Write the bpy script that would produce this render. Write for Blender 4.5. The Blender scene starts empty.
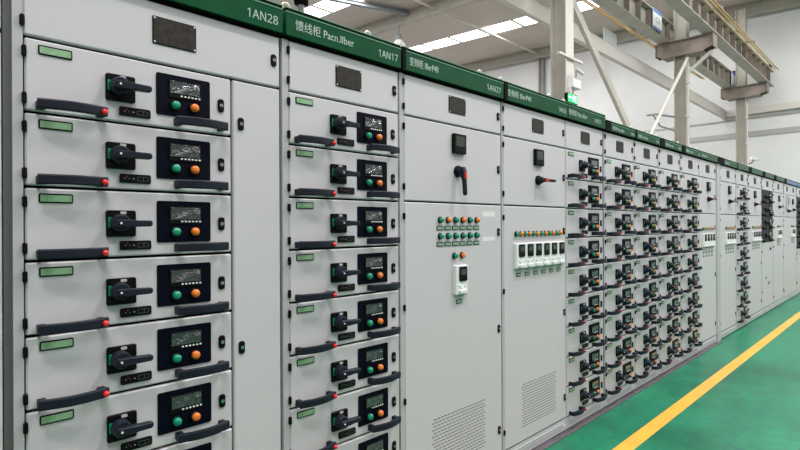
import bpy, math, random
from mathutils import Vector
random.seed(7)
S = bpy.context.scene
C = bpy.context.scene.collection
PI = math.pi
YF = 1.672            # world Y of the door faces
BACK = 0.62           # cabinet depth behind the door faces

# ------------------------------------------------------------------ materials
def mat(name, col, rough=0.5, metal=0.0, coat=0.0, emit=None, estr=0.0, bump=None, vary=None, spec=0.5):
    m = bpy.data.materials.new(name); m.use_nodes = True
    nt = m.node_tree; b = nt.nodes['Principled BSDF']
    b.inputs['Base Color'].default_value = (*col, 1)
    b.inputs['Roughness'].default_value = rough
    b.inputs['Metallic'].default_value = metal
    b.inputs['Coat Weight'].default_value = coat
    b.inputs['Specular IOR Level'].default_value = spec
    if emit:
        b.inputs['Emission Color'].default_value = (*emit, 1)
        b.inputs['Emission Strength'].default_value = estr
    tc = None
    if bump or vary:
        tc = nt.nodes.new('ShaderNodeTexCoord')
    if bump:
        n = nt.nodes.new('ShaderNodeTexNoise'); n.inputs['Scale'].default_value = bump[0]; n.inputs['Detail'].default_value = 3
        bp = nt.nodes.new('ShaderNodeBump'); bp.inputs['Strength'].default_value = bump[1]; bp.inputs['Distance'].default_value = bump[2]
        nt.links.new(tc.outputs['Object'], n.inputs['Vector'])
        nt.links.new(n.outputs['Fac'], bp.inputs['Height'])
        nt.links.new(bp.outputs['Normal'], b.inputs['Normal'])
    if vary:
        n = nt.nodes.new('ShaderNodeTexNoise'); n.inputs['Scale'].default_value = vary[0]; n.inputs['Detail'].default_value = 6
        r = nt.nodes.new('ShaderNodeValToRGB')
        r.color_ramp.elements[0].position = vary[2]; r.color_ramp.elements[1].position = vary[3]
        r.color_ramp.elements[0].color = (*vary[1], 1); r.color_ramp.elements[1].color = (*col, 1)
        nt.links.new(tc.outputs['Object'], n.inputs['Vector'])
        nt.links.new(n.outputs['Fac'], r.inputs['Fac'])
        nt.links.new(r.outputs['Color'], b.inputs['Base Color'])
    return m

M = {}
M['paint'] = mat('grey_powder_coat', (0.555, 0.522, 0.545), 0.42, bump=(260, 0.25, 0.0006))
M['post'] = mat('grey_frame_paint', (0.44, 0.425, 0.44), 0.42)
M['filler'] = mat('filler_grey', (0.10, 0.10, 0.097), 0.6)
M['carcass'] = mat('carcass_grey', (0.30, 0.31, 0.315), 0.5)
M['gasket_and_shade'] = mat('black_gasket_and_shade', (0.004, 0.004, 0.005), 0.8, spec=.08)  # also used as painted shade under headers and plinths
M['green'] = mat('header_green', (0.002, 0.070, 0.024), 0.36, spec=.12, vary=(9, (0.001, 0.052, 0.018), .35, .65))
M['green_trim'] = mat('header_trim_green', (0.10, 0.30, 0.17), 0.3)
M['blue'] = mat('header_blue', (0.03, 0.13, 0.27), 0.35)
M['letter'] = mat('pale_lettering', (0.42, 0.50, 0.45), 0.5)
M['black'] = mat('black_plastic', (0.003, 0.003, 0.004), 0.45, spec=.12)
M['handle'] = mat('handle_plastic', (0.009, 0.012, 0.021), 0.45, spec=.22)
M['navy'] = mat('navy_black_panel', (0.0015, 0.0022, 0.008), 0.5, spec=.08)
M['brown'] = mat('brown_nameplate', (0.040, 0.031, 0.025), 0.5, spec=.2, vary=(60, (0.018, 0.015, 0.012), .35, .65))
M['chrome'] = mat('chrome', (0.62, 0.62, 0.62), 0.25, metal=1)
M['white'] = mat('white_plastic', (0.74, 0.75, 0.74), 0.4)
M['lampgreen'] = mat('green_button', (0.0, 0.25, 0.14), 0.3, coat=.2)
M['orange'] = mat('orange_button', (0.78, 0.19, 0.02), 0.3, coat=.2)
M['red'] = mat('red_button', (0.75, 0.012, 0.015), 0.3, coat=.3)
M['label'] = mat('green_label', (0.26, 0.43, 0.25), 0.45, vary=(70, (0.20, 0.36, 0.20), .4, .6))
M['label_grey'] = mat('grey_green_label', (0.25, 0.38, 0.27), 0.5)
M['display'] = mat('display_glass', (0.030, 0.032, 0.036), 0.06, coat=1, spec=1.0, bump=(38, 1.0, 0.02))
M['lcd'] = mat('dark_lcd', (0.040, 0.050, 0.038), 0.2, coat=.3)
M['eye'] = mat('pale_steel_eye', (0.66, 0.62, 0.52), 0.35, metal=0.4)
M['vent'] = mat('vent_shadow', (0.05, 0.05, 0.052), 0.7)
M['steel_beige'] = mat('beige_steel_paint', (0.43, 0.41, 0.355), 0.55, vary=(1.6, (0.36, 0.34, 0.295), .35, .65))
M['steel_light'] = mat('light_steel_paint', (0.60, 0.565, 0.52), 0.5)
M['steel_grey'] = mat('grey_steel_paint', (0.20, 0.22, 0.23), 0.55)
M['steel_mid'] = mat('mid_steel_paint', (0.47, 0.45, 0.40), 0.55)
M['band'] = mat('wall_band_grey', (0.36, 0.36, 0.35), 0.55)
M['steel_brown'] = mat('brown_steel_paint', (0.29, 0.24, 0.205), 0.6, vary=(2.2, (0.20, 0.165, 0.14), .35, .65))
M['rod'] = mat('ochre_rod', (0.50, 0.32, 0.09), 0.5)
M['blue_sign'] = mat('sign_blue', (0.05, 0.16, 0.55), 0.4)
M['sign_white'] = mat('sign_white', (0.78, 0.80, 0.83), 0.4)
M['yellow'] = mat('yellow_line_paint', (0.80, 0.44, 0.05), 0.42, vary=(6, (0.70, 0.37, 0.045), .35, .65))
M['concrete_floor'] = mat('grey_concrete', (0.30, 0.29, 0.275), 0.7, vary=(1.2, (0.24, 0.232, 0.22), .35, .65))
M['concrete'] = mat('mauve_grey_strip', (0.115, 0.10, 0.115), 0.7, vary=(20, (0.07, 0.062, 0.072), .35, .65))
M['exit'] = mat('exit_green', (0.0, 0.35, 0.08), 0.4, emit=(0.0, 0.75, 0.16), estr=1.0)
M['exit_white'] = mat('exit_icon', (0.7, 1, 0.8), 0.4, emit=(0.7, 1, 0.8), estr=1.6)
M['skylight'] = mat('skylight_panel', (0.8, 0.8, 0.8), 0.5, emit=(1, 1, 1), estr=3.2)
M['sticker'] = mat('paper_sticker', (0.72, 0.71, 0.71), 0.6)
M['purple'] = mat('purple_display', (0.16, 0.12, 0.36), 0.3)

def floor_mat():
    m = bpy.data.materials.new('green_epoxy'); m.use_nodes = True; nt = m.node_tree; b = nt.nodes['Principled BSDF']
    tc = nt.nodes.new('ShaderNodeTexCoord')
    n1 = nt.nodes.new('ShaderNodeTexNoise'); n1.inputs['Scale'].default_value = 1.3; n1.inputs['Detail'].default_value = 7; n1.inputs['Roughness'].default_value = .62
    r1 = nt.nodes.new('ShaderNodeValToRGB')
    r1.color_ramp.elements[0].position = .38; r1.color_ramp.elements[0].color = (0.003, 0.118, 0.060, 1)
    r1.color_ramp.elements[1].position = .62; r1.color_ramp.elements[1].color = (0.010, 0.205, 0.105, 1)
    nt.links.new(tc.outputs['Object'], n1.inputs['Vector']); nt.links.new(n1.outputs['Fac'], r1.inputs['Fac'])
    n2 = nt.nodes.new('ShaderNodeTexNoise'); n2.inputs['Scale'].default_value = 22; n2.inputs['Detail'].default_value = 5
    mx = nt.nodes.new('ShaderNodeMix'); mx.data_type = 'RGBA'; mx.blend_type = 'OVERLAY'; mx.inputs['Factor'].default_value = .45
    nt.links.new(tc.outputs['Object'], n2.inputs['Vector'])
    nt.links.new(r1.outputs['Color'], mx.inputs[6]); nt.links.new(n2.outputs['Color'], mx.inputs[7])
    nt.links.new(mx.outputs[2], b.inputs['Base Color'])
    mr = nt.nodes.new('ShaderNodeMapRange'); mr.inputs['To Min'].default_value = .26; mr.inputs['To Max'].default_value = .48; b.inputs['Specular IOR Level'].default_value = .35
    nt.links.new(n1.outputs['Fac'], mr.inputs['Value']); nt.links.new(mr.outputs['Result'], b.inputs['Roughness'])
    bp = nt.nodes.new('ShaderNodeBump'); bp.inputs['Strength'].default_value = .12; bp.inputs['Distance'].default_value = .01
    nt.links.new(n2.outputs['Fac'], bp.inputs['Height']); nt.links.new(bp.outputs['Normal'], b.inputs['Normal'])
    return m
M['floor'] = floor_mat()

def sheet_mat(name, base, dark, axis, scale, strength):
    """ribbed sheet cladding: ribs along one axis"""
    m = bpy.data.materials.new(name); m.use_nodes = True; nt = m.node_tree; b = nt.nodes['Principled BSDF']
    tc = nt.nodes.new('ShaderNodeTexCoord')
    w = nt.nodes.new('ShaderNodeTexWave'); w.bands_direction = axis; w.inputs['Scale'].default_value = scale
    bp = nt.nodes.new('ShaderNodeBump'); bp.inputs['Strength'].default_value = strength; bp.inputs['Distance'].default_value = .03
    nt.links.new(tc.outputs['Object'], w.inputs['Vector']); nt.links.new(w.outputs['Fac'], bp.inputs['Height'])
    nt.links.new(bp.outputs['Normal'], b.inputs['Normal'])
    n = nt.nodes.new('ShaderNodeTexNoise'); n.inputs['Scale'].default_value = .35; n.inputs['Detail'].default_value = 6
    r = nt.nodes.new('ShaderNodeValToRGB'); r.color_ramp.elements[0].position = .3; r.color_ramp.elements[1].position = .6
    r.color_ramp.elements[0].color = (*dark, 1); r.color_ramp.elements[1].color = (*base, 1)
    nt.links.new(tc.outputs['Object'], n.inputs['Vector']); nt.links.new(n.outputs['Fac'], r.inputs['Fac'])
    nt.links.new(r.outputs['Color'], b.inputs['Base Color']); b.inputs['Roughness'].default_value = .6
    return m
M['roof'] = sheet_mat('roof_sheet', (0.53, 0.48, 0.425), (0.46, 0.415, 0.365), 'X', 1.6, .35)
M['wall'] = sheet_mat('wall_sheet', (0.66, 0.665, 0.66), (0.55, 0.555, 0.55), 'Y', .5, .05)

# ------------------------------------------------------------------ mesh builder
class MB:
    def __init__(s): s.v = []; s.f = []; s.m = []; s.mats = []; s.sm = []
    def mi(s, m):
        if m not in s.mats: s.mats.append(m)
        return s.mats.index(m)
    def add(s, vs, fs, m, smooth=False):
        o = len(s.v); k = s.mi(m); s.v += [tuple(v) for v in vs]
        for f in fs: s.f.append([i + o for i in f]); s.m.append(k); s.sm.append(smooth)
    def box(s, x0, x1, y0, y1, z0, z1, m):
        s.add([(x0,y0,z0),(x1,y0,z0),(x1,y1,z0),(x0,y1,z0),(x0,y0,z1),(x1,y0,z1),(x1,y1,z1),(x0,y1,z1)],
              [(0,3,2,1),(4,5,6,7),(0,1,5,4),(1,2,6,5),(2,3,7,6),(3,0,4,7)], m)
    def loft(s, rings, m, cap=True, smooth=False):
        n = len(rings[0]); vs = [p for r in rings for p in r]; fs = []
        for i in range(len(rings) - 1):
            for j in range(n):
                a = i*n + j; b = i*n + (j+1) % n
                fs.append((a, b, b + n, a + n))
        s.add(vs, fs, m, smooth)
        if cap:
            s.add(rings[0], [tuple(reversed(range(n)))], m); s.add(rings[-1], [tuple(range(n))], m)
    def rplate(s, cx, cz, w, h, r, yf, yb, m, bev=0.0, seg=4):
        """rounded rectangle in the XZ plane from yb (back) to yf (front, smaller y)"""
        def ring(g, y):
            pts = []; rr = max(r - g, 1e-4)
            for (sx, sz, a0) in ((1,1,0),(-1,1,90),(-1,-1,180),(1,-1,270)):
                ox = cx + sx*(w/2 - r); oz = cz + sz*(h/2 - r)
                for k in range(seg + 1):
                    a = math.radians(a0 + 90*k/seg); pts.append((ox + rr*math.cos(a), y, oz + rr*math.sin(a)))
            return pts
        rings = [ring(0, yb), ring(0, yf + bev)]
        if bev > 0: rings.append(ring(bev, yf))
        s.loft(rings, m)
    def slab(s, x0, x1, z0, z1, yf, yb, m, b=.003):
        s.rplate((x0+x1)/2, (z0+z1)/2, x1-x0, z1-z0, .004, yf, yb, m, b, 2)
    def disc(s, cx, cz, rads, m, n=18):
        """solid of revolution about Y through (cx,cz): rads = [(r, y), ...] back to front"""
        rings = [[(cx + r*math.cos(2*PI*k/n), y, cz + r*math.sin(2*PI*k/n)) for k in range(n)] for r, y in rads]
        s.loft(rings, m, True, True)
    def tube(s, pts, r, m, n=8, rect=None):
        pts = [Vector(p) for p in pts]; rings = []
        for i, p in enumerate(pts):
            t = (pts[min(i+1, len(pts)-1)] - pts[max(i-1, 0)]).normalized()
            up = Vector((0,0,1)) if abs(t.z) < .95 else Vector((0,1,0))
            a = t.cross(up).normalized(); b = a.cross(t).normalized()
            if rect:
                w, h = rect; e = .28
                cs = [(w/2,-h/2*(1-e)),(w/2,h/2*(1-e)),(w/2*(1-e),h/2),(-w/2*(1-e),h/2),(-w/2,h/2*(1-e)),(-w/2,-h/2*(1-e)),(-w/2*(1-e),-h/2),(w/2*(1-e),-h/2)]
                rings.append([p + a*u + b*v for u, v in cs])
            else:
                rings.append([p + a*r*math.cos(2*PI*k/n) + b*r*math.sin(2*PI*k/n) for k in range(n)])
        s.loft(rings, m, True, not rect)
    def ibeam(s, p0, p1, h, w, m, tf=.02, tw=.02, side='Z'):
        """I-section from p0 to p1, given at the section centre; web vertical"""
        p0 = Vector(p0); p1 = Vector(p1); t = (p1-p0).normalized(); up = Vector((0,0,1))
        a = t.cross(up).normalized(); b = a.cross(t).normalized()
        def bar(u0, u1, v0, v1):
            r = lambda p: [p + a*u0 + b*v0, p + a*u1 + b*v0, p + a*u1 + b*v1, p + a*u0 + b*v1]
            s.loft([r(p0), r(p1)], m)
        bar(-w/2, w/2, -h/2, -h/2+tf); bar(-w/2, w/2, h/2-tf, h/2); bar(-tw/2, tw/2, -h/2+tf, h/2-tf)
    def mesh(s, name):
        me = bpy.data.meshes.new(name); me.from_pydata(s.v, [], s.f)
        for m in s.mats: me.materials.append(m)
        me.polygons.foreach_set('material_index', s.m); me.polygons.foreach_set('use_smooth', s.sm); me.update()
        return me
    def build(s, name, parent=None, loc=(0,0,0)):
        return link(name, s.mesh(name), parent, loc)

def link(name, me, parent=None, loc=(0,0,0), rot=None):
    o = bpy.data.objects.new(name, me); C.objects.link(o); o.location = loc
    if rot: o.rotation_euler = rot
    if parent: o.parent = parent
    return o
def tag(o, label, cat, group=None):
    o['label'] = label; o['category'] = cat
    if group: o['group'] = group
    return o
def thing(name, label, cat, loc, group=None):
    return tag(link(name, None, None, loc), label, cat, group)
def struct(name, mb):
    o = mb.build(name); o['kind'] = 'structure'; return o

# ------------------------------------------------------------------ small parts (mesh shared by every copy)
def m_label(k='label', w=.080, h=.026):
    b = MB(); b.rplate(0, 0, w, h, .004, -.003, .001, M['black'], .001)
    b.rplate(0, 0, w-.007, h-.008, .001, -.0036, -.0029, M[k]); return b.mesh('label_holder')
def m_handle(L=.165):
    b = MB(); pts = []
    for i in range(15):
        t = i/14; pts.append((t*L, -.030 - .017*math.sin(PI*t), 0))
    b.tube(pts, 0, M['handle'], rect=(.013, .027))
    for x in (.011, L-.011):
        b.rplate(x, -.001, .021, .024, .004, -.036, .0005, M['handle'])
    return b.mesh('pull_handle')
def m_red():
    b = MB(); b.disc(0, 0, [(.0085, -.001), (.0085, -.011), (.0068, -.014), (.003, -.0155)], M['red'], 14); return b.mesh('red_release_button')
def m_switch():
    b = MB(); b.rplate(0, 0, .080, .078, .006, -.010, .0005, M['black'], .002)
    b.disc(0, 0, [(.031, -.009), (.031, -.013)], M['black'], 24)
    b.rplate(-.032, .004, .009, .030, .003, -.0135, -.0095, M['lampgreen'])
    b.rplate(.004, .032, .016, .008, .002, -.0135, -.0095, M['post'])
    b.disc(-.008, .002, [(.026, -.012), (.025, -.036), (.021, -.042)], M['handle'], 24)
    # lever
    rings = []
    for (x, hz, y0, y1) in ((-.030,.006,-.040,-.052),(-.024,.011,-.036,-.057),(.010,.0115,-.034,-.060),(.030,.0095,-.038,-.060),(.066,.009,-.042,-.059),(.071,.006,-.044,-.057)):
        rings.append([(x, y0, -hz), (x, y0, hz), (x, y1+.003, hz), (x, y1, hz-.003), (x, y1, -hz+.003), (x, y1+.003, -hz)])
    b.loft(rings, M['handle'])
    b.disc(-.016, .001, [(.003, -.058), (.003, -.0612)], M['white'], 8)
    return b.mesh('rotary_switch')
def m_placard():
    b = MB(); b.rplate(0, 0, .088, .027, .005, -.005, .0005, M['black'], .001)
    for (x, w) in ((-.030, .003), (-.018, .002), (-.006, .005)): b.rplate(x, 0, w, .003, .001, -.0056, -.0049, M['carcass'])
    b.disc(-.024, .006, [(.0016, -.0049), (.0016, -.0056)], M['red'], 8)
    for z in (-.006, .006): b.box(.006, .034, -.0055, -.0049, z-.0005, z+.0005, M['filler'])
    for x in (.005, .035, .022): b.box(x-.0006, x+.0006, -.0055, -.0049, -.006, .006, M['filler'])
    return b.mesh('marking_plate')
def m_panel():
    b = MB(); b.rplate(-.002, .001, .172, .130, .006, -.004, .0005, M['navy'], .001); return b.mesh('control_panel')
def m_display():
    b = MB(); b.rplate(0, 0, .104, .056, .003, -.0075, -.0035, M['black'], .001)
    b.rplate(0, .006, .094, .038, .002, -.0086, -.007, M['display'])
    for i in range(6): b.rplate(-.012+i*.0115, -.0195, .0065, .0045, .0015, -.0095, -.007, M['white'])
    return b.mesh('display')
def m_button(c):
    b = MB(); b.disc(0, 0, [(.0165, -.001), (.0165, -.007), (.0145, -.009)], M['black'], 18)
    b.disc(0, 0, [(.0128, -.008), (.0130, -.017), (.0108, -.021), (.005, -.0228)], M[c], 18); return b.mesh('button')
def m_lock():
    b = MB(); b.rplate(0, 0, .022, .044, .009, -.006, .0005, M['black'], .002)
    b.disc(0, 0, [(.0065, -.005), (.006, -.0085)], M['chrome'], 12); b.box(-.001, .001, -.009, -.008, -.004, .004, M['black']); return b.mesh('lock')
def m_hinge():
    b = MB(); b.rplate(0, 0, .011, .030, .005, -.007, .0155, M['black'], .002); return b.mesh('hinge')
def m_nameplate(w=.137, screws=True):
    b = MB(); b.rplate(0, 0, w, .086, .004, -.003, .0005, M['black'], .001)
    b.rplate(0, 0, w-.006, .080, .002, -.0036, -.0028, M['brown'])
    if screws:
        for sx in (-1, 1):
            for sz in (-1, 1): b.disc(sx*(w/2-.006), sz*.037, [(.0030, -.003), (.0026, -.0056)], M['white'], 8)
    return b.mesh('nameplate')
def m_meter():
    b = MB(); b.rplate(0, 0, .100, .100, .005, -.018, .0005, M['black'], .003)
    b.rplate(.0, .012, .070, .052, .003, -.0186, -.0178, M['lcd'])
    for i in range(4): b.rplate(-.027+i*.018, -.032, .011, .006, .002, -.0195, -.0178, M['handle'])
    return b.mesh('power_meter')
def m_lever():
    b = MB(); b.disc(0, 0, [(.030, .0005), (.030, -.010), (.026, -.016)], M['black'], 24)
    b.disc(0, 0, [(.022, -.015), (.020, -.034)], M['handle'], 20)
    rings = []
    for (x, hz, y0, y1) in ((-.020,.010,-.030,-.046),(0,.013,-.028,-.052),(.030,.011,-.030,-.054),(.050,.0085,-.036,-.056),(.118,.0085,-.042,-.060),(.124,.006,-.044,-.057)):
        rings.append([(x, y0, -hz), (x, y0, hz), (x, y1+.003, hz), (x, y1, hz-.003), (x, y1, -hz+.003), (x, y1+.003, -hz)])
    b.loft(rings, M['handle'])
    b.loft([[(x, y+.004, -.008), (x, y+.004, .008), (x, y, .007), (x, y, -.007)] for x, y in ((.006, -.0560), (.040, -.0575))], M['red'])
    return b.mesh('isolator_handle')
def m_keypad():
    b = MB(); b.rplate(0, 0, .0965, .150, .006, -.020, .0005, M['white'], .003)
    b.rplate(.006, .030, .062, .074, .008, -.026, -.019, M['black'], .002)
    b.rplate(.006, .040, .044, .030, .002, -.0266, -.0255, M['lcd'])
    for i in range(3):
        b.disc(-.018+i*.019, -.030-(i % 2)*.010, [(.009, -.019), (.008, -.026)], M['white'], 12)
    b.rplate(0, -.058, .060, .022, .009, -.034, -.015, M['white'], .003)
    b.disc(0, -.072, [(.014, 0), (.014, -.018)], M['label_grey'], 14)
    return b.mesh('drive_keypad')
def m_smalltag():
    return m_label('label_grey', .050, .022)
def m_eye():
    b = MB(); n = 20; pts = [(.018*math.cos(2*PI*k/n - PI/2), 0, .020 + .018*math.sin(2*PI*k/n - PI/2)) for k in range(n+1)]
    b.tube(pts, .005, M['eye'])
    b.rplate(0, .0, .026, .010, .003, -.013, .013, M['eye']); return b.mesh('lifting_eye')
P = dict(label=m_label(), handle=m_handle(), red=m_red(), switch=m_switch(), placard=m_placard(), panel=m_panel(), display=m_display(),
         bg=m_button('lampgreen'), bo=m_button('orange'), lock=m_lock(), hinge=m_hinge(), np=m_nameplate(), meter=m_meter(), lever=m_lever(),
         keypad=m_keypad(), tag=m_smalltag(), eye=m_eye())

# ------------------------------------------------------------------ drawers
_slab = {}
def slab_mesh(name, w, h, mt, b=.004):
    k = (name, round(w, 3), round(h, 3), mt)
    if k not in _slab:
        q = MB(); q.slab(0, w, 0, h, 0, .0165, M[mt], b); _slab[k] = q.mesh(name)
    return _slab[k]
G = .008     # seam between doors
Z_TOP, Z_SEAM, Z_BASE, PITCH = 2.079, 1.889, .094, .1995
def drawer(root, u0, w, z1, hinges=True, mt='paint', tip=0.0):
    """withdrawable unit whose top edge is z1"""
    h = PITCH - G
    d = link('drawer', slab_mesh('drawer', w, h, mt), root, (u0, 0, z1 - h))
    k = w/.58
    t = h
    put = lambda n, key, x, z, y=0, rot=None: link(n, P[key], d, (x, y, t + z), rot)
    if mt == 'paint': put('label_holder', 'label', .069*k, -.026)
    put('pull_handle', 'handle', .022*k, -.176)
    put('red_release_button', 'red', .022*k + .157, -.178, -.034)
    put('pull_handle', 'handle', min(.386*k, w-.178), -.170)
    put('rotary_switch', 'switch', .231*k, -.095, 0, (0, tip, 0))
    put('marking_plate', 'placard', .272*k, -.160)
    put('control_panel', 'panel', .421*k, -.090)
    put('display', 'display', .421*k, -.069)
    g = put('green_button', 'bg', .388*k, -.121, -.003); o = put('orange_button', 'bo', .448*k, -.121, -.003)
    g['label'] = 'green push button'; o['label'] = 'orange push button'
    put('lock', 'lock', w - .037, -.096)
    if hinges:
        put('hinge', 'hinge', -.002, -.036); put('hinge', 'hinge', -.002, -.160)
    return d

def flat_text(body, size, width=None):
    c = bpy.data.curves.new('t', 'FONT'); c.body = body; c.size = size; c.extrude = .0004
    o = bpy.data.objects.new('t', c); C.objects.link(o)
    dg = bpy.context.evaluated_depsgraph_get(); dg.update()
    me = bpy.data.meshes.new_from_object(o.evaluated_get(dg)); bpy.data.objects.remove(o)
    xs = [v.co.x for v in me.vertices]
    s = width/(max(xs) - min(xs)) if width else 1; x0 = min(xs)
    for v in me.vertices: v.co = Vector(((v.co.x - x0)*s, -v.co.z, v.co.y))
    return me
_txt = {}
def sans(t):
    return ''.join(chr(0x1D7E2 + int(c)) if c.isdigit() else (chr(0x1D5A0 + ord(c) - 65) if 'A' <= c <= 'Z' else c) for c in t)
def lettering(parent, body, x, z, size, width, mt='letter', y=-.0205):
    k = (body, size, round(width, 3), mt)
    if k not in _txt:
        me = flat_text(body, size, width); me.materials.clear(); me.materials.append(M[mt]); _txt[k] = me
    return link('lettering', _txt[k], parent, (x, y, z))

def cabinet(x0, x1, label, post=.027, hinges=True, rpost=.004, header='green', left=None, right=None, gap=.010, eyes=True, black=0):
    W = x1 - x0; T = 2.190 if x0 < 3.83 else 2.160   # the farther run has a lower header
    r = thing('switchgear_cabinet', label, 'electrical cabinet', (x0, YF, 0), 'switchgear cabinets in the row')
    b = MB(); b.box(0, W, .020, BACK, Z_BASE, Z_TOP, M['carcass']); b.box(post+.002, W-.001, .0166, .020, Z_BASE, Z_TOP, M['gasket_and_shade'])
    b.box(0, post-.001, .002, .018, Z_BASE, Z_TOP, M['post'])
    if rpost > .006: b.box(W-rpost, W, .002, .018, Z_BASE, Z_TOP, M['filler' if rpost < .02 else 'post'])
    b.box(.0, W, .02, BACK, Z_TOP, T-.022, M['carcass'])
    b.build('body', r)
    b = MB(); b.box(0, W, .006, BACK, .012, Z_BASE-.004, M['paint']); b.box(.002, W-.002, .018, BACK-.01, 0, .012, M['gasket_and_shade'])  # black foot strip is painted contact shadow under the plinth
    b.slab(.05, W-.05, .028, .066, .003, .0062, M['post'], .002)
    b.disc(W-.022, .048, [(.009, .0065), (.009, .003)], M['white'], 12)
    b.build('plinth', r)
    # header strip: black upper lip, light trim line, black bar below painted as the header's shadow
    h = MB(); m = M[header]
    h.box(gap/2, W-gap/2, -.020, .0195, 2.090, T-.016, m)
    h.box(gap/2, W-gap/2, -.022, .0195, T-.016, T-.012, M['green_trim'] if header == 'green' else M['blue'])
    h.box(gap/2, W-gap/2, -.018, .0195, T-.012, T, M['gasket_and_shade'])
    h.box(gap/2, W-gap/2, -.020, .06, T, T+.003, M['green_trim'] if header == 'green' else M['blue'])
    h.box(0, W, -.006, .018, 2.083, 2.090, M['gasket_and_shade'])
    if black: h.box(-.002, black, -.0235, .0195, 2.084, T+.0005, M['gasket_and_shade'])
    ho = h.build('header_strip', r)
    if left: lettering(ho, left[0], left[1], 2.119-(2.19-T)*.5, .043-(2.19-T)*.35, left[2])
    if right: lettering(ho, sans(right[0]), right[1]-.006, 2.113-(2.19-T)*.4, .043-(2.19-T)*.35, right[2])
    if eyes:
        for x in (.035, W-.16): link('lifting_eye', P['eye'], r, (x, .03, T))
    return r
def top_door(r, u0, u1, hinges=True, plate=None, lock=True, pl=None):
    h = Z_TOP - .002 - (Z_SEAM + G/2)
    d = link('upper_door', slab_mesh('upper_door', u1-u0, h, 'paint'), r, (u0, 0, Z_SEAM + G/2))
    pc = (plate if plate is not None else (u1-u0)/2)
    if plate is not False: link('nameplate', pl or P['np'], d, (pc, 0, .098))
    if lock: link('lock', P['lock'], d, (u1-u0-.026, 0, .094))
    if hinges:
        link('hinge', P['hinge'], d, (-.003, 0, .148)); link('hinge', P['hinge'], d, (-.003, 0, .036))
    return d
def drawers(r, u0, u1, n=9, hinges=True, mt='paint', start=0):
    for i in range(start, start+n):
        drawer(r, u0, u1-u0, Z_SEAM - G/2 - i*PITCH, hinges, mt)
def door(r, name, u0, u1, z0, z1, hinges=(), locks=()):
    d = link(name, slab_mesh(name, u1-u0, z1-z0-G, 'paint'), r, (u0, 0, z0+G/2))
    o = z0 + G/2
    for z in hinges: link('hinge', P['hinge'], d, (-.003, 0, z-o))
    for (x, z) in locks: link('lock', P['lock'], d, (x-u0, 0, z-o))
    return d, u0, o
def at(dd, n, key, x, z, rot=None, y=0, label=None):
    o = link(n, P[key], dd[0], (x-dd[1], y, z-dd[2]), rot)
    if label: o['label'] = label
    return o
def vent(dd, xa, xb, z0, z1):
    b = MB(); rows = int((z1-z0)/.0165); w = .0268; n = int((xb-xa)/w)
    for i in range(rows):
        for j in range(n):
            x = xa + j*w + (w*.5 if i % 2 else 0)
            if x + .018 > xb+.01: continue
            b.box(x-dd[1], x-dd[1]+.0185, -.0008, .0004, z0+i*.0165-dd[2], z0+i*.0165+.0036-dd[2], M['vent'])
    b.build('vent_slots', dd[0])

def mid_door(r, u0, u1, cx, lever, hinges=True, z0=1.493, meterx=None):
    d = door(r, 'middle_door', u0, u1, z0, Z_SEAM, (1.838, 1.560) if hinges else (), [(u1-.026, 1.690)])
    at(d, 'power_meter', 'meter', cx if meterx is None else meterx, 1.795)
    at(d, 'isolator_handle', 'lever', cx-.010, 1.655, (0, PI/2 if lever == 'down' else 0.0, 0))
    return d
def low_door_drives(r, u0, u1, xs0, n, pitch, zb=1.327, hinges=True, double=False, z0=Z_BASE, vt=None, bx=None):
    d = door(r, 'lower_door', u0, u1, z0, 1.493, (1.424, 1.003, .20) if hinges else (), [(u1-.026, 1.338), (u1-.024, .80), (u1-.024, .235)])
    for i in range(n):
        x = xs0 + i*pitch
        p = bx[0] + i*bx[1] if bx else x
        at(d, 'green_button', 'bg', p-pitch*.24, zb); at(d, 'orange_button', 'bo', p+pitch*.24, zb)
        at(d, 'drive_keypad', 'keypad', x, zb-.128)
        if double:
            at(d, 'label_holder', 'tag', x, zb-.26); at(d, 'label_holder', 'tag', x, zb-.30)
        else: at(d, 'label_holder', 'tag', x, zb-.240)
    if vt: vent(d, *vt)
    return d

# ------------------------------------------------------------------ the row of cabinets
F3 = '\u9988\u7ebf\u67dc'   # feeder cabinet
V3 = '\u53d8\u9891\u67dc'   # drive cabinet
r = cabinet(-.560, .226, 'partly cut-off grey cabinet at the left edge of the photo, left of cabinet 1AN28', rpost=.004)
top_door(r, .027, .782); dd = door(r, 'tall_door', .600, .782, Z_BASE, Z_SEAM, (), [(.765, 1.795)]); drawers(r, .027, .592)
# grey recessed filler between the first two cabinets
b = MB(); b.box(.2265, .2445, YF+.012, YF+.30, 0, 2.18, M['filler'])
tag(b.build('filler_strip'), 'dark grey recessed strip between the cut-off left cabinet and cabinet 1AN28', 'filler strip')

r = cabinet(.245, 1.053, 'grey cabinet headed 1AN28, drawers beside a tall narrow plain door', post=.024, right=('1AN28', .667, .122))
top_door(r, .024, .801, plate=.395); drawers(r, .027, .608)
door(r, 'cable_door', .616, .801, Z_BASE, Z_SEAM, (), [(.644, 1.737), (.644, .96), (.644, .24)])

r = cabinet(1.058, 1.668, 'narrow grey drawer cabinet headed 1AN17', left=(F3+' Pacn.IIber', .045, .285), right=('1AN17', .475, .115))
top_door(r, .028, .606); drawers(r, .028, .606)

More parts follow.
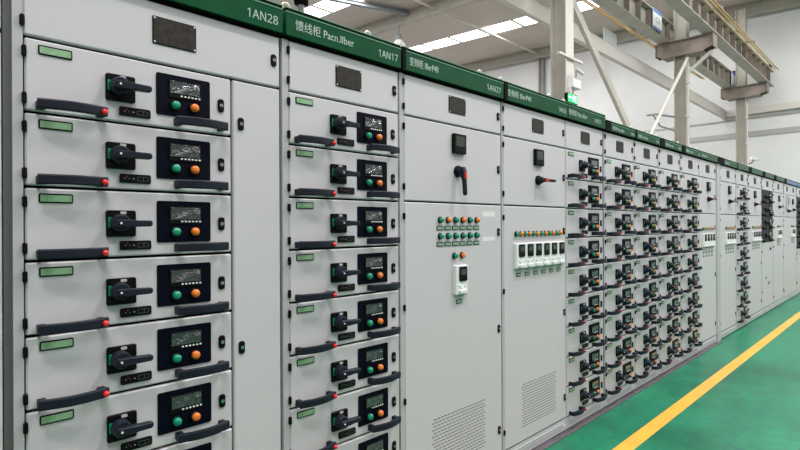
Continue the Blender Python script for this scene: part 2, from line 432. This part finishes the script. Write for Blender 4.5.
r = cabinet(1.674, 2.484, 'grey cabinet headed 1AN27 with two rows of push buttons and a single white keypad', black=.02, left=(V3+' IIIerP4II', .045, .20), right=('1AN27', .655, .130))
top_door(r, .027, .804)
mid_door(r, .027, .804, .425, 'down', meterx=.42)
d = door(r, 'lower_door', .027, .804, Z_BASE, 1.493, (1.424, 1.003, .573), [(.764+.012, 1.341), (.776, .80), (.776, .232)])
for i in range(6):
    x = .275 + i*.0592
    at(d, 'orange_button' if i % 2 else 'green_button', 'bo' if i % 2 else 'bg', x, 1.407)
    at(d, 'label_holder', 'tag', x, 1.367); at(d, 'green_button', 'bg', x, 1.327); at(d, 'label_holder', 'tag', x, 1.287)
at(d, 'green_button', 'bg', .385, 1.226); at(d, 'orange_button', 'bo', .446, 1.226)
at(d, 'drive_keypad', 'keypad', .426, 1.102); at(d, 'label_holder', 'tag', .423, .990)
vent(d, .210, .640, .185, .455)
for z_, h_ in ((1.44, .028), (1.305, .022)):
    b = MB(); b.rplate(.685-d[1], z_-d[2], .115, h_, .002, -.0006, .0003, M['sticker']); b.build('paper_sticker', d[0])

r = cabinet(2.490, 3.236, 'grey door cabinet with six white keypads side by side under a row of buttons', post=.015, black=.03, left=(V3+' IIIerP4II', .030, .25), right=('1AN26', .625, .100), gap=.006)
top_door(r, .015, .742, plate=.378)
mid_door(r, .015, .742, .398, 'right', meterx=.390)
low_door_drives(r, .015, .742, .165, 6, .096, bx=(.162, .094), vt=(.197, .620, .18, .455))

r = cabinet(3.2385, 3.822, 'grey drawer cabinet right of the six white keypads, nearest column of drawers to it', post=.004, hinges=False, left=(F3+' Pacn.IIber', .012, .27), right=('1AN25', .400, .105), gap=.006, rpost=.010)
top_door(r, .006, .572, hinges=False); drawers(r, .006, .572, hinges=False)

drawer_labels = [
  (3.832, 4.401, 'grey drawer cabinet, second full drawer column right of the six white keypads', .0, .085),
  (4.4035, 4.972, 'grey drawer cabinet, third full drawer column right of the six white keypads', .0, .02),
  (4.984, 5.575, 'grey drawer cabinet, fourth full drawer column right of the six white keypads', .0, .10),
  (5.587, 6.205, 'grey drawer cabinet, fifth full drawer column, left of a door with four keypads', .0, .095)]
for (a, b_, lab, gp, bk) in drawer_labels:
    W = b_-a
    r = cabinet(a, b_, lab, post=.024, gap=.006, black=bk, left=(F3+' Pacn.IIber', bk+.03, .22), right=('1AN', W-.10, .07))
    top_door(r, .024, W-.004); drawers(r, .024, W-.004)

r = cabinet(6.2075, 6.858, 'grey door cabinet with four keypads directly left of the wide pale full-height post', post=.004, gap=.008, rpost=.030, left=(V3+' IIIer', .04, .2))
top_door(r, .006, .620, hinges=False); mid_door(r, .006, .620, .33, 'right', False); low_door_drives(r, .006, .620, .150, 4, .108, hinges=False, double=True)

r = cabinet(6.862, 7.765, 'grey door cabinet with four keypads right of the wide pale full-height post', post=.165, gap=.006, black=.27, left=(V3+' IIIer', .32, .2))
top_door(r, .165, .898, hinges=True); mid_door(r, .165, .898, .58, 'right', True); low_door_drives(r, .165, .898, .44, 4, .108, double=True)
b = MB(); b.box(.012, .150, -.006, .018, .0, 2.175, M['post']); b.build('side_post', r)

r = cabinet(7.7675, 8.420, 'grey drawer cabinet standing alone between two keypad door cabinets', post=.004, hinges=False, gap=.006, black=.02)
top_door(r, .030, .645, hinges=False); drawers(r, .030, .645, hinges=False)

r = cabinet(8.434, 9.285, 'grey door cabinet with five keypads left of the black-fronted drawers', gap=.006, black=.14)
top_door(r, .027, .846); mid_door(r, .027, .846, .42, 'right'); low_door_drives(r, .027, .846, .28, 5, .108, double=True)

r = cabinet(9.297, 10.143, 'grey cabinet with four black-fronted drawers above a plain door, far down the row', gap=.006, black=.17)
top_door(r, .027, .842); drawers(r, .027, .842, n=4, mt='black')
d = door(r, 'lower_door', .027, .842, Z_BASE, Z_SEAM-4*PITCH, (.95, .35), [(.60, .98), (.66, .98), (.30, .55), (.45, .45), (.55, .46)])

r = cabinet(10.155, 11.050, 'far grey door cabinet right of the black-fronted drawers, last under a green header', gap=.006, black=.17)
top_door(r, .027, .890); mid_door(r, .027, .890, .50, 'right'); low_door_drives(r, .027, .890, .36, 3, .108, zb=1.33, double=True)

r = cabinet(11.065, 12.380, 'far wide grey cabinet under the blue header with purple display', header='blue', gap=.006, black=.17)
top_door(r, .027, .66, lock=False); 
top_door(r, .668, 1.311, hinges=False)
d = door(r, 'middle_door', .027, 1.311, 1.493, Z_SEAM, (1.838, 1.560), [(1.28, 1.69)])
b = MB(); b.rplate(.30, .25, .22, .24, .01, -.02, .0005, M['post'], .003); b.rplate(.36, .28, .10, .14, .01, -.026, -.019, M['purple'], .003); b.build('purple_display', d[0])
at(d, 'power_meter', 'meter', .92, 1.78); at(d, 'isolator_handle', 'lever', .95, 1.63); at(d, 'isolator_handle', 'lever', .45, 1.60)
low_door_drives(r, .027, 1.311, .80, 3, .108, zb=1.33, double=True)

r = cabinet(12.395, 13.20, 'farthest cabinet, cut by the right edge of the photo, black-fronted drawers under blue header', header='blue', gap=.006)
top_door(r, .027, .80); drawers(r, .027, .80, n=5, mt='black')
door(r, 'lower_door', .027, .80, Z_BASE, Z_SEAM-5*PITCH, (.70, .25), [(.77, .5)])

# ------------------------------------------------------------------ the hall
XW = 20.5
zr = lambda y: 8.45 + .048*y
b = MB(); b.box(-8, XW+.1, -9, 22, -.12, -.003, M['concrete_floor']); struct('floor', b)  # unseen grey surround, added to cut green bounce from the epoxy
b = MB(); b.box(-8, XW, -4.5, 2.6, -.0031, 0, M['floor']); o = struct('floor', b)
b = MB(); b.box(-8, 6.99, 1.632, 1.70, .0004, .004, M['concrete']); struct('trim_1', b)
b = MB(); b.box(-8, XW-.02, 1.243, 1.337, .0004, .0025, M['yellow'])
tag(b.build('floor_line'), 'long yellow painted line on the green floor in front of the cabinets', 'floor line')
# end wall
b = MB(); b.add([(XW,-9,0),(XW,22,0),(XW,22,zr(22)),(XW,-9,zr(-9)),(XW+.12,-9,0),(XW+.12,22,0),(XW+.12,22,zr(22)),(XW+.12,-9,zr(-9))],
      [(0,1,2,3),(7,6,5,4),(0,4,5,1),(3,2,6,7),(1,5,6,2),(0,3,7,4)], M['wall']); struct('wall_end', b)
b = MB(); b.add([(-8,22,0),(XW+.1,22,0),(XW+.1,22,zr(22)),(-8,22,zr(22)),(-8,22.1,0),(XW+.1,22.1,0),(XW+.1,22.1,zr(22)),(-8,22.1,zr(22))],
      [(0,1,2,3),(7,6,5,4),(0,4,5,1),(3,2,6,7),(1,5,6,2),(0,3,7,4)], M['wall']); struct('wall_rear', b)
# roof sheets with skylight strips let in between
SKY = [(-.9, -.1), (4.9, 5.7), (10.85, 11.75), (16.6, 17.45)]
b = MB(); xs = [-8] + [v for s_ in SKY for v in s_] + [XW+.1]
for i in range(0, len(xs), 2):
    xa, xb = xs[i], xs[i+1]
    vs = [(xa,-9,zr(-9)),(xb,-9,zr(-9)),(xb,22,zr(22)),(xa,22,zr(22))]
    b.add(vs + [(x,y,z+.06) for x,y,z in vs], [(0,3,2,1),(4,5,6,7),(0,1,5,4),(1,2,6,5),(2,3,7,6),(3,0,4,7)], M['roof'])
struct('ceiling', b)
for i, (xa, xb) in enumerate(SKY):
    b = MB(); y = -8.9
    while y < 21.5:
        ya, yb = y, min(y+1.42, 21.9)
        vs = [(xa,ya,zr(ya)+.01),(xb,ya,zr(ya)+.01),(xb,yb,zr(yb)+.01),(xa,yb,zr(yb)+.01)]
        b.add(vs + [(p,q,z+.02) for p,q,z in vs], [(0,3,2,1),(4,5,6,7),(0,1,5,4),(1,2,6,5),(2,3,7,6),(3,0,4,7)], M['skylight'])
        b.box(xa, xb, yb, yb+.09, zr(yb)-.01, zr(yb)+.05, M['steel_beige']); y = yb + .09
    struct('window_%d' % (i+1), b)
# rafters
lab = {7.72: 'beige roof rafter above the nearest tall column', 13.5: 'beige roof rafter crossing behind the hanging lamp', 20.3: 'roof rafter against the end wall', 1.9: 'beige roof rafter nearest above the photographer'}
for x in (1.9, 7.72, 13.5, 20.3):
    b = MB(); b.ibeam((x, -8.9, zr(-8.9)-.21), (x, 21.9, zr(21.9)-.21), .40, .26, M['steel_beige'])
    tag(b.build('roof_rafter'), lab[x], 'roof beam')
b = MB(); b.tube([(-7, 11.75, zr(11.75)-.22), (XW-.01, 11.75, zr(11.75)-.22)], .035, M['steel_light'])
tag(b.build('roof_tie_rod'), 'thin straight pale rod under the roof running toward the end wall', 'tie rod')
b = MB(); b.ibeam((8.0, 15.0, zr(15)-.12), (13.4, 12.9, zr(12.9)-.12), .14, .14, M['steel_grey'])
tag(b.build('roof_brace'), 'blue-grey diagonal strut under the roof beside the skylight', 'roof brace')

# columns with crane corbels
collab = ['tall beige steel column nearest, behind the green headers with the exit sign', 'beige steel column in the middle, carrying the nearer crane bracket', 'beige steel column by the end wall, carrying the farther crane bracket']
for i, xa in enumerate((7.59, 13.50, 19.42)):
    b = MB(); H = zr(4)-.42
    b.box(0, .25, 0, .016, 0, H, M['steel_light'] if i == 0 else M['steel_beige']); b.box(0, .25, .254, .270, 0, H, M['steel_beige']); b.box(.117, .133, .016, .254, 0, H, M['steel_beige'])  # nearest column: lit front flange painted lighter than the shaded channel
    b.box(-.08, .33, -.08, .35, 0, .02, M['steel_beige'])
    root = thing('steel_column', collab[i], 'column', (xa, 3.90, 0), 'steel columns in the row')
    b.build('shaft', root)
    b = MB()   # corbel: tapered box-like bracket across the column
    zt, zm, zb = 5.74, 5.47, 5.40
    for xo in (-.03, .25):
        prof = [(-.56, zt), (.66, zt), (.66, zm), (.50, zb), (-.36, zb), (-.56, zm)]
        b.loft([[(xo, y, z) for y, z in prof], [(xo+.03, y, z) for y, z in prof]], M['steel_brown'])
    b.box(-.07, .33, -.58, .68, zt, zt+.02, M['steel_brown']); b.box(-.06, .32, -.38, .52, zb-.02, zb, M['steel_brown'])
    b.box(-.05, .30, -.575, -.56, zm-.02, zt, M['steel_brown']); b.box(-.05, .30, .66, .675, zm-.02, zt, M['steel_brown'])
    for y in (-.10, .37): b.box(-.04, -.03, y-.01, y+.01, zb, zt, M['steel_brown'])
    b.build('corbel', root)
    if i == 1:
        b = MB(); b.tube([(.12, -.50, 5.38), (.12, -.01, 4.98)], 0, M['steel_light'], rect=(.07, .07)); b.build('knee_brace', root)
    if i:
        b = MB(); b.tube([(-.06, -.06, .1), (-.06, -.06, 5.2)], .016, M['steel_light'])
        for z in (1.5, 2.7, 3.9, 4.7): b.box(-.085, .02, -.085, .001, z, z+.03, M['steel_light'])
        b.build('conduit', root)

# crane runway beams
def runway(yc, label):
    root = thing('crane_runway_beam', label, 'crane beam', (-6, yc, 5.761), 'crane runway beams on the column brackets')
    b = MB(); L = 26.3
    b.ibeam((0, 0, .25), (L, 0, .25), .50, .26, M['steel_beige'], .022, .016); b.build('beam', root)
    b = MB(); x = .3
    while x < L:
        b.box(x-.008, x+.008, -.12, -.009, .023, .477, M['steel_brown']); b.box(x-.008, x+.008, .009, .12, .023, .477, M['steel_brown']); x += .62
    b.build('stiffeners', root)
    b = MB(); b.box(0, L, -.03, .03, .5005, .54, M['steel_brown']); b.build('rail', root)
    b = MB(); b.box(L-.12, L-.02, -.07, .07, .541, .72, M['black']); b.box(L-.22, L-.12, -.03, .03, .62, .69, M['black']); b.build('end_stop', root)
    return root
runway(3.42, 'right-hand crane runway beam, nearer the cabinets, stiffeners showing along its side')
runway(4.38, 'left-hand crane runway beam, farther from the cabinets, blue and white sign on it')
def rods(name, label, ys, L0, L1, ya):
    root = thing('conductor_rods', label, 'conductor rods', (0, 0, 0), 'crane conductor rods')
    for y, z in ys:
        b = MB(); b.tube([(L0, y, z), (L1, y, z)], .016, M['rod']); b.build('rod', root)
    x = -5.4
    b = MB()
    while x < L1-.3:
        yy = [p[0] for p in ys]; zz = [p[1] for p in ys]
        lo, hi = min(yy + [ya]), max(yy + [ya]); b.box(x-.02, x+.02, lo, hi, max(zz)+.012, max(zz)+.04, M['steel_brown'])
        for y, z in ys: b.box(x-.012, x+.012, y-.012, y+.012, z, max(zz)+.02, M['steel_brown'])
        x += 3.1
    b.build('bracket', root)
rods('a', 'pair of ochre conductor rods beside the left-hand crane beam', [(4.90, 6.04), (4.98, 6.07)], -6, 18.8, 4.42)
rods('b', 'three ochre conductor rods beside the right-hand crane beam', [(3.24, 6.13), (3.16, 6.16), (3.07, 6.11)], -6, 19.6, 3.39)

# long pale beam behind the columns, girts and braces
b = MB(); b.box(-6, XW-.005, 4.66, 4.76, 4.95, 5.24, M['steel_light'])
tag(b.build('tie_beam'), 'long pale horizontal beam running behind the columns to the end wall', 'beam')
b = MB(); b.box(XW-.16, XW-.001, -8.9, 4.655, 5.0, 5.21, M['steel_light'])
tag(b.build('wall_girt'), 'pale horizontal rail along the end wall right of the far column', 'wall rail')
b = MB(); b.box(XW-.03, XW-.001, -8.9, 7.3, 4.27, 4.44, M['band']); struct('trim_2', b)
b = MB(); b.box(XW-.03, XW-.001, -8.9, 22, 4.86, 4.90, M['steel_beige']); struct('trim_3', b)
b = MB(); b.box(XW-.20, XW-.001, 11.5, 11.53, 0, zr(11.5)-.3, M['steel_grey']); b.box(XW-.20, XW-.001, 11.72, 11.75, 0, zr(11.5)-.3, M['steel_beige']); b.box(XW-.03, XW-.001, 11.53, 11.72, 0, zr(11.5)-.3, M['steel_beige'])
tag(b.build('gable_post'), 'slim steel post against the end wall left of the nearest tall column', 'wall post')
b = MB(); b.ibeam((7.85, 4.035, 2.76), (13.37, 4.035, 2.76), .20, .14, M['steel_beige'])
tag(b.build('brace_beam'), 'horizontal strut low behind the green headers where both braces meet', 'beam')
def brace(p0, p1, m, label, w):
    a, c = Vector(p0), Vector(p1); t = (c-a).normalized(); n = Vector((-t.z, 0, t.x))
    b = MB()
    for (o0, o1, y0, y1, mm) in ((-w/2, w/2, -.006, .006, m), (-w/2, -w/2+.012, -.06, -.006, M['steel_light'])):
        ring = lambda p: [p + n*o0 + Vector((0,y0,0)), p + n*o1 + Vector((0,y0,0)), p + n*o1 + Vector((0,y1,0)), p + n*o0 + Vector((0,y1,0))]
        b.loft([ring(a), ring(c)], mm)
    tag(b.build('diagonal_brace'), label, 'brace')
brace((7.86, 4.03, 5.18), (10.68, 4.03, 3.02), M['steel_beige'], 'wide diagonal brace leaning from the nearest column down right', .25)
brace((13.46, 3.87, 5.25), (10.72, 3.87, 2.87), M['steel_mid'], 'narrow pale diagonal brace leaning from the middle column down left', .11)

# signs
def sign(x0, x1, y, z0, z1, label, txt):
    b = MB(); b.box(0, x1-x0, 0, .012, 0, z1-z0, M['sign_white'])
    h = z1-z0; b.box(0, x1-x0, -.002, 0, h*.82, h, M['blue_sign']); b.box(0, x1-x0, -.002, 0, 0, h*.12, M['blue_sign'])
    o = b.build('hanging_sign', None, (x0, y, z0)); tag(o, label, 'sign')
    if txt: lettering(o, txt, (x1-x0)*.28, h*.36, .17, (x1-x0)*.45, 'steel_grey', -.0015)
sign(12.30, 12.86, 4.225, 5.80, 6.26, 'white sign with blue bands on the left crane beam before the middle column', 'C3')
sign(19.20, 19.70, 4.225, 5.78, 6.24, 'small far white sign with blue bands beside the end wall column', None)
b = MB(); b.box(10.75, 11.42, 4.68, 4.692, 5.24, 5.52, M['sign_white'])
tag(b.build('blank_board'), 'blank white sheet standing on the long pale beam', 'board')

# fittings on the nearest column
root = thing('exit_sign', 'small lit green exit sign hung on the nearest tall column', 'exit sign', (7.47, 3.84, 3.265))
b = MB(); b.box(0, .33, -.02, .03, 0, .145, M['black']); b.box(.012, .318, -.022, -.0195, .010, .137, M['exit']); b.build('housing', root)
b = MB()
def ex(x0, x1, z0, z1): b.box(x0, x1, -.0245, -.0218, z0, z1, M['exit_white'])
ex(.05, .13, .08, .09)
b.add([(.03,-.0245,.085),(.07,-.0245,.055),(.07,-.0245,.115)], [(0,1,2)], M['exit_white'])
b.disc(.19, .124, [(.011, -.0218), (.011, -.0245)], M['exit_white'], 10)
b.tube([(.19, -.023, .118), (.182, -.023, .08)], .010, M['exit_white'], 6); b.tube([(.182, -.023, .08), (.205, -.023, .055), (.195, -.023, .028)], .006, M['exit_white'], 6)
b.tube([(.182, -.023, .08), (.165, -.023, .05), (.14, -.023, .045)], .006, M['exit_white'], 6); b.tube([(.19, -.023, .11), (.215, -.023, .09), (.23, -.023, .1)], .005, M['exit_white'], 6); b.tube([(.188, -.023, .11), (.165, -.023, .095), (.155, -.023, .075)], .005, M['exit_white'], 6)
b.rplate(.28, .075, .05, .10, .004, -.0245, -.0218, M['exit_white']); b.rplate(.28, .073, .036, .082, .003, -.0262, -.0244, M['exit'])
b.build('pictogram', root)
b = MB(); b.box(.13, .19, -.0, .062, .145, .255, M['steel_light']); b.build('bracket', root)
root = thing('junction_box', 'white box with a small camera on the nearest column above the exit sign', 'junction box', (7.64, 3.80, 3.52))
b = MB(); b.rplate(.12, .07, .26, .14, .01, 0, .099, M['white'], .006); b.build('box', root)
b = MB(); b.tube([(.12, .03, .13), (.12, .02, .22), (.02, -.02, .26)], .012, M['steel_light']); b.tube([(-.02, -.04, .27), (.24, -.02, .25)], .03, M['steel_light'], 10); b.build('camera_head', root)
for (z, l) in ((3.98, 'thin pale conduit arm on the nearest column above the junction box'), (5.05, 'thin pale conduit arm high on the nearest column near the brace')):
    b = MB(); b.box(7.30, 8.06, 3.855, 3.899, z, z+.035, M['steel_light']); tag(b.build('conduit_arm'), l, 'bracket')
# conduit elbow on middle column
b = MB(); b.tube([(13.49, 4.16, 3.95), (13.0, 4.42, 3.98), (12.7, 4.5, 3.92)], .025, M['steel_grey']); b.tube([(13.49, 4.16, 3.62), (13.1, 4.35, 3.70), (12.9, 4.44, 3.95)], .02, M['steel_grey'])
tag(b.build('curved_bracket'), 'grey curved pipe bracket on the left of the middle column', 'bracket')
# security camera on far column
root = thing('security_camera', 'white security camera on an arm beside the far column', 'security camera', (19.60, 3.895, 3.28))
b = MB(); b.tube([(0, 0, 0), (0, -.12, .02), (0, -.16, .10)], .02, M['steel_grey']); b.box(-.05, .05, -.02, .001, -.07, .07, M['white']); b.build('arm', root)
b = MB(); b.tube([(-.18, -.14, .16), (.12, -.22, .13)], 0, M['white'], rect=(.10, .10)); b.tube([(.12, -.22, .13), (.17, -.233, .125)], .035, M['black']); b.build('camera_body', root)

# high bay lamp seen over the header
root = thing('high_bay_lamp', 'white globe high bay lamp hanging from the roof rafter', 'lamp', (13.5, 13.52, 7.93))
def rev(b, prof, m, n=20): b.loft([[(r_*math.cos(2*PI*k/n), r_*math.sin(2*PI*k/n), z) for k in range(n)] for r_, z in prof], m, True, True)
b = MB(); rev(b, [(.10,-.24),(.20,-.18),(.25,-.05),(.24,.08),(.15,.20),(.12,.24)], M['white']); b.build('shade', root)
b = MB(); rev(b, [(.12,.24),(.14,.28),(.12,.42),(.08,.46)], M['steel_grey']); b.build('ballast', root)
b = MB(); b.tube([(0,0,.46),(0,0,.55),(.05,0,.62),(.05,0,.72),(0,0,zr(13.52)-.40-7.93)], .018, M['steel_grey']); b.build('hook', root)
# round post with a dark collar
root = thing('round_post', 'round blue-grey post with dark collar behind the 1AN17 header', 'post', (9.5, 13.9, 0))
b = MB(); rev(b, [(.10,0),(.10,zr(13.9)-.01)], M['steel_grey'], 16); b.build('shaft', root)
b = MB(); rev(b, [(.101,8.38),(.23,8.42),(.23,8.56),(.101,8.6)], M['gasket_and_shade'], 16); b.build('collar', root)

# ------------------------------------------------------------------ light
def area(name, loc, sx, sy, power, rot=(0,0,0), col=(1,1,1)):
    l = bpy.data.lights.new(name, 'AREA'); l.shape = 'RECTANGLE'; l.size = sx; l.size_y = sy; l.energy = power; l.color = col
    o = bpy.data.objects.new(name, l); C.objects.link(o); o.location = loc; o.rotation_euler = rot; return o
for i, (xa, xb) in enumerate(SKY):
    area('skylight_daylight', ((xa+xb)/2, -3.4, zr(-3.4)-.03), xb-xa, 10.5, 330, (math.atan(.048), 0, 0), (1, .985, .985))
    area('skylight_daylight', ((xa+xb)/2, 12.0, zr(12)-.03), xb-xa, 18, 560, (math.atan(.048), 0, 0), (1, .985, .985))
for x in (-1.2, 4.4, 10.2, 16.0):
    area('high_bay_light', (x, -1.0, 7.5), .45, .45, 190)
w = bpy.data.worlds.new('hall_light'); S.world = w; w.use_nodes = True
w.node_tree.nodes['Background'].inputs[0].default_value = (1.0, .98, .99, 1); w.node_tree.nodes['Background'].inputs[1].default_value = 0.36

# ------------------------------------------------------------------ camera
cam = bpy.data.cameras.new('camera'); co = bpy.data.objects.new('camera', cam); C.objects.link(co)
cam.sensor_width = 36; cam.lens = 36*520/800; cam.clip_end = 200
f = Vector((1, 1, 0)).normalized(); q = f.to_track_quat('-Z', 'Y')
from mathutils import Quaternion
co.rotation_mode = 'QUATERNION'
co.rotation_quaternion = q @ Quaternion((0,0,1), math.radians(-0.27))
co.location = (0, 0, 1.383)
S.camera = co
S.view_settings.view_transform = 'Standard'; S.view_settings.look = 'None'; S.view_settings.gamma = 1; S.view_settings.use_curve_mapping = False
S.view_settings.exposure = 0.08
S.cycles.use_denoising = True
S.cycles.max_bounces = 8
